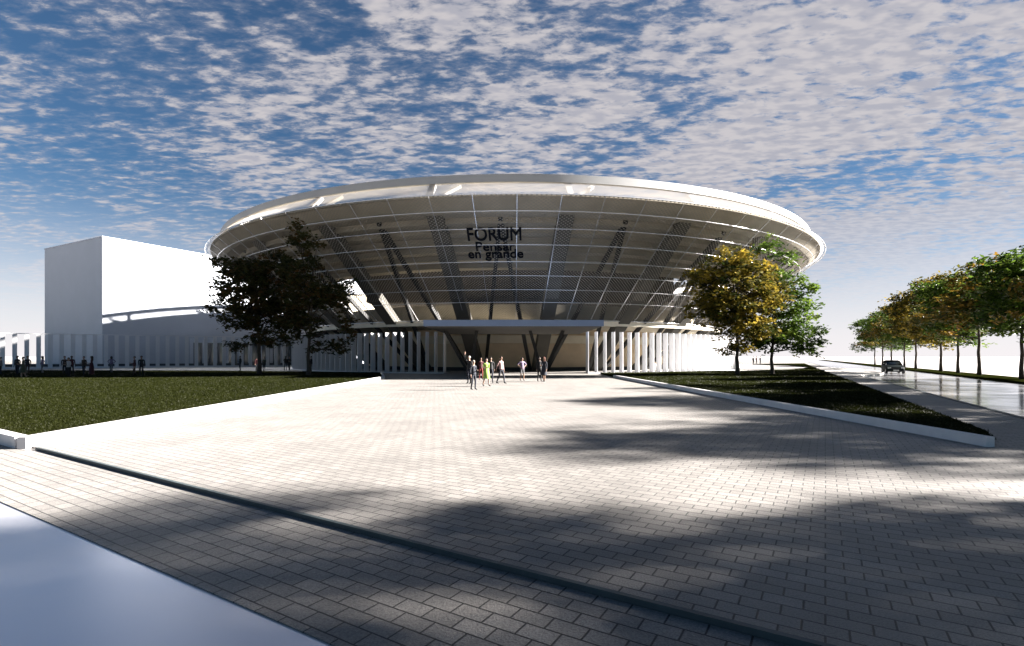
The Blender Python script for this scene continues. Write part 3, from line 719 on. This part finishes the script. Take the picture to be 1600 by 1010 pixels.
LP = [(1, 588, 1.64, 'grey', 'navy', ('down', 'bent'), 'person in grey top cut by the left edge of the photo', None),
      (27, 587, 1.74, 'black', 'navy', ('down', 'down'), 'dark clothed person at the left of the tight group of three', None),
      (36, 592, 1.66, 'olive', 'olive', ('bent', 'bent'), 'person in olive clothes at the front of the tight group of three', 'knee'),
      (43, 587, 1.74, 'black', 'brown', ('bent', 'down'), 'dark clothed person at the right of the tight group of three', None),
      (66, 585, 1.72, 'lilac', 'grey', ('hips', 'hips'), 'person with hands on hips right of the tight group of three', None),
      (101, 588, 1.72, 'brown', 'black', ('down', 'bent'), 'brown topped person at the left of the group with the white shirt', None),
      (107, 591, 1.60, 'white', 'black', ('bent', 'bent'), 'person in a white shirt among dark clothed people', None),
      (112, 588, 1.74, 'maroon', 'black', ('down', 'down'), 'dark red topped person right of the white shirt', None),
      (131, 588, 1.70, 'brown', 'navy', ('bent', 'down'), 'brown topped person left of the long haired one in dark red', None),
      (143, 588, 1.72, 'maroon', 'maroon', ('down', 'bent'), 'long haired person in dark red in front of the block building', 'long'),
      (174, 584, 1.70, 'lilac', 'grey', ('hips', 'hips'), 'person with hands on hips below the white corner of the block building', None),
      (210, 589, 1.70, 'maroon', 'brown', ('bent', 'down'), 'shorter person of the dark pair right of the hands on hips figure', None),
      (221, 589, 1.74, 'black', 'black', ('down', 'down'), 'taller black clothed person of the pair at the right end of the left crowd', None),
      (375, 580, 1.74, 'black', 'navy', ('bent', 'down'), 'lone dark figure standing left of the dark broad tree', None),
      (402, 582, 1.70, 'maroon', 'black', ('down', 'down'), 'person standing against the trunk of the dark broad tree', None),
      (413, 580, 1.66, 'olive', 'black', ('bent', 'bent'), 'person just right of the trunk of the dark broad tree', None),
      (446, 579, 1.72, 'brown', 'grey', ('bent', 'down'), 'brown topped person between the two dark trees', None),
      (452, 579, 1.68, 'black', 'black', ('down', 'bent'), 'black clothed person between the two dark trees', None),
      (486, 582, 1.72, 'black', 'brown', ('down', 'bent'), 'dark figure at the trunk of the taller dark tree', None)]
for i, (px, py, h, tp, bt, ar, lb, sk) in enumerate(LP):
    person(lb, G(px, py), h, R((i * 67) % 120 - 60), tp, bt, 'black', ('tan', 'dark', 'light')[i % 3], ('hair_dark', 'hair_brown')[i % 2], i in (9, 4, 10), sk, ar, 0.06 * (i % 3), group=g2)
for px, py, tp, lb in ((1177, 570.5, 'black', 'far person in black left of the green tree trunk beyond the path'), (1182, 570, 'maroon', 'far person in dark red beside the one in black beyond the path'), (1188, 570.5, 'navy', 'far person in navy nearest the green tree trunk beyond the path')):
    person(lb, G(px, py), 1.7, R(20), tp, 'black', 'black', 'tan', 'hair_dark', group='far people beyond the curved path')

# ================================================================== CAR
car = thing('parked_car', 'dark small car driving toward the viewer on the wet right road', 'car', (40.6, 54.6, -0.106), math.atan2(U.y, U.x) + math.pi / 2)
# car local axes: x across, y along, nose toward -y... rotated so the nose points down the road to the viewer
car.scale = (.9, .9, .9)
car.rotation_euler = (0, 0, math.atan2(U.y, U.x) - math.pi / 2)
M['paint'] = mat('dark_green_paint', (0.006, 0.010, 0.011), 0.6, 0.05, 2.0, spec=0.03); M['rubber'] = mat('tyre_rubber', (0.015, 0.015, 0.016), 0.85, 0.1, 8.0)
M['rim'] = mat('wheel_alloy', (0.45, 0.45, 0.46), 0.3, 0.05, 4.0, metal=0.8); M['lamp'] = mat('lamp_glass', (0.7, 0.7, 0.68), 0.1, 0.05, 6.0); M['glass'] = mat('car_glass', (0.01, 0.013, 0.015), 0.08, 0.05, 2.0, spec=0.5)
def loft(secs, name, m, parent, cap=True):
    mb = MB(); n = len(secs[0]); vs = sum(secs, []); fs = [(i * n + j, i * n + (j + 1) % n, (i + 1) * n + (j + 1) % n, (i + 1) * n + j) for i in range(len(secs) - 1) for j in range(n)]
    if cap: fs += [tuple(range(n)), tuple(range((len(secs) - 1) * n, len(secs) * n))]
    mb.add(vs, fs); o = mb.build(name, m, parent); autosmooth(o, 40); return o
def sec(y, w_, z0, z1, inx=0.92): return [Vector(p) for p in ((-w_ * .9, y, z0), (-w_, y, z0 + .14), (-w_, y, z1 - .16), (-w_ * inx, y, z1 - .03), (-w_ * .6, y, z1), (w_ * .6, y, z1), (w_ * inx, y, z1 - .03), (w_, y, z1 - .16), (w_, y, z0 + .14), (w_ * .9, y, z0))]
loft([sec(-2.1, .70, .32, .66), sec(-2.0, .80, .22, .74), sec(-1.7, .86, .2, .84), sec(-1.1, .88, .2, .95), sec(-.6, .89, .2, 1.0), sec(1.0, .89, .2, 1.02), sec(1.75, .87, .22, 1.02), sec(2.0, .82, .3, .96)], 'body', M['paint'], car)
def cab(y, w_, z1): return [Vector(p) for p in ((-w_ - .1, y, .97), (-w_, y, z1 - .06), (-w_ + .1, y, z1), (w_ - .1, y, z1), (w_, y, z1 - .06), (w_ + .1, y, .97))]
mbx = MB()
loft([[Vector((-.76, -1.0, .955)), Vector((-.74, -.98, .97)), Vector((-.70, -.97, .975)), Vector((.70, -.97, .975)), Vector((.74, -.98, .97)), Vector((.76, -1.0, .955))], cab(-.25, .62, 1.46), cab(.4, .66, 1.52), cab(1.2, .64, 1.49), cab(1.85, .62, 1.02)], 'cabin_glass', M['glass'], car)
loft([[Vector((x, y, z)) for x, z in ((-.62 * q, z0), (-.54 * q, z0 + .06), (.54 * q, z0 + .06), (.62 * q, z0))] for y, z0, q in ((-.3, 1.435, 1), (.4, 1.49, 1.06), (1.25, 1.46, 1.03))], 'roof', M['paint'], car)
for s in (-1, 1):
    mb = MB(); mb.tube([(s * .76, -1.0, .97), (s * .645, -.26, 1.43)], .035, 6); mb.tube([(s * .66, 1.22, 1.45), (s * .73, 1.8, 1.02)], .06, 6); mb.tube([(s * .69, .4, 1.48), (s * .79, .42, 1.0)], .035, 6); mb.build('pillar', M['paint'], car)
    mb = MB(); mb.box((s * .62, -2.03, .66), (.3, .14, .15)); mb.build('headlight', M['lamp'], car)
    mb = MB(); mb.box((s * .98, -.78, 1.03), (.2, .1, .13)); mb.build('mirror', M['paint'], car)
    for y in (-1.3, 1.3):
        wroot = MB(); ring = [(s * .80, y + .3 * math.cos(2 * math.pi * i / 20), .31 + .3 * math.sin(2 * math.pi * i / 20)) for i in range(20)]
        mb = MB(); n = 20
        prof_ = ((.70, .20), (.70, .31), (.90, .31), (.90, .20)); vs = [Vector((s * x, y + r_ * math.cos(2 * math.pi * i / n), .31 + r_ * math.sin(2 * math.pi * i / n))) for i in range(n) for x, r_ in prof_]
        mb.add(vs, [(i * 4 + j, ((i + 1) % n) * 4 + j, ((i + 1) % n) * 4 + (j + 1) % 4, i * 4 + (j + 1) % 4) for i in range(n) for j in range(4)])
        wh = mb.build('wheel', M['rubber'], car)
        mb = MB(); vs = [Vector((s * .885, y + .2 * math.cos(2 * math.pi * i / n), .31 + .2 * math.sin(2 * math.pi * i / n))) for i in range(n)]; mb.add(vs, [tuple(range(n))]); mb.build('rim', M['rim'], wh)
mb = MB(); mb.box((0, -2.08, .58), (.75, .08, .16)); mb.build('grille', M['rubber'], car)
mb = MB(); mb.box((0, -2.1, .40), (.52, .06, .11)); mb.build('number_plate', M['lamp'], car)
mb = MB(); mb.box((0, -2.04, .30), (1.5, .16, .14)); mb.build('bumper', M['rubber'], car)
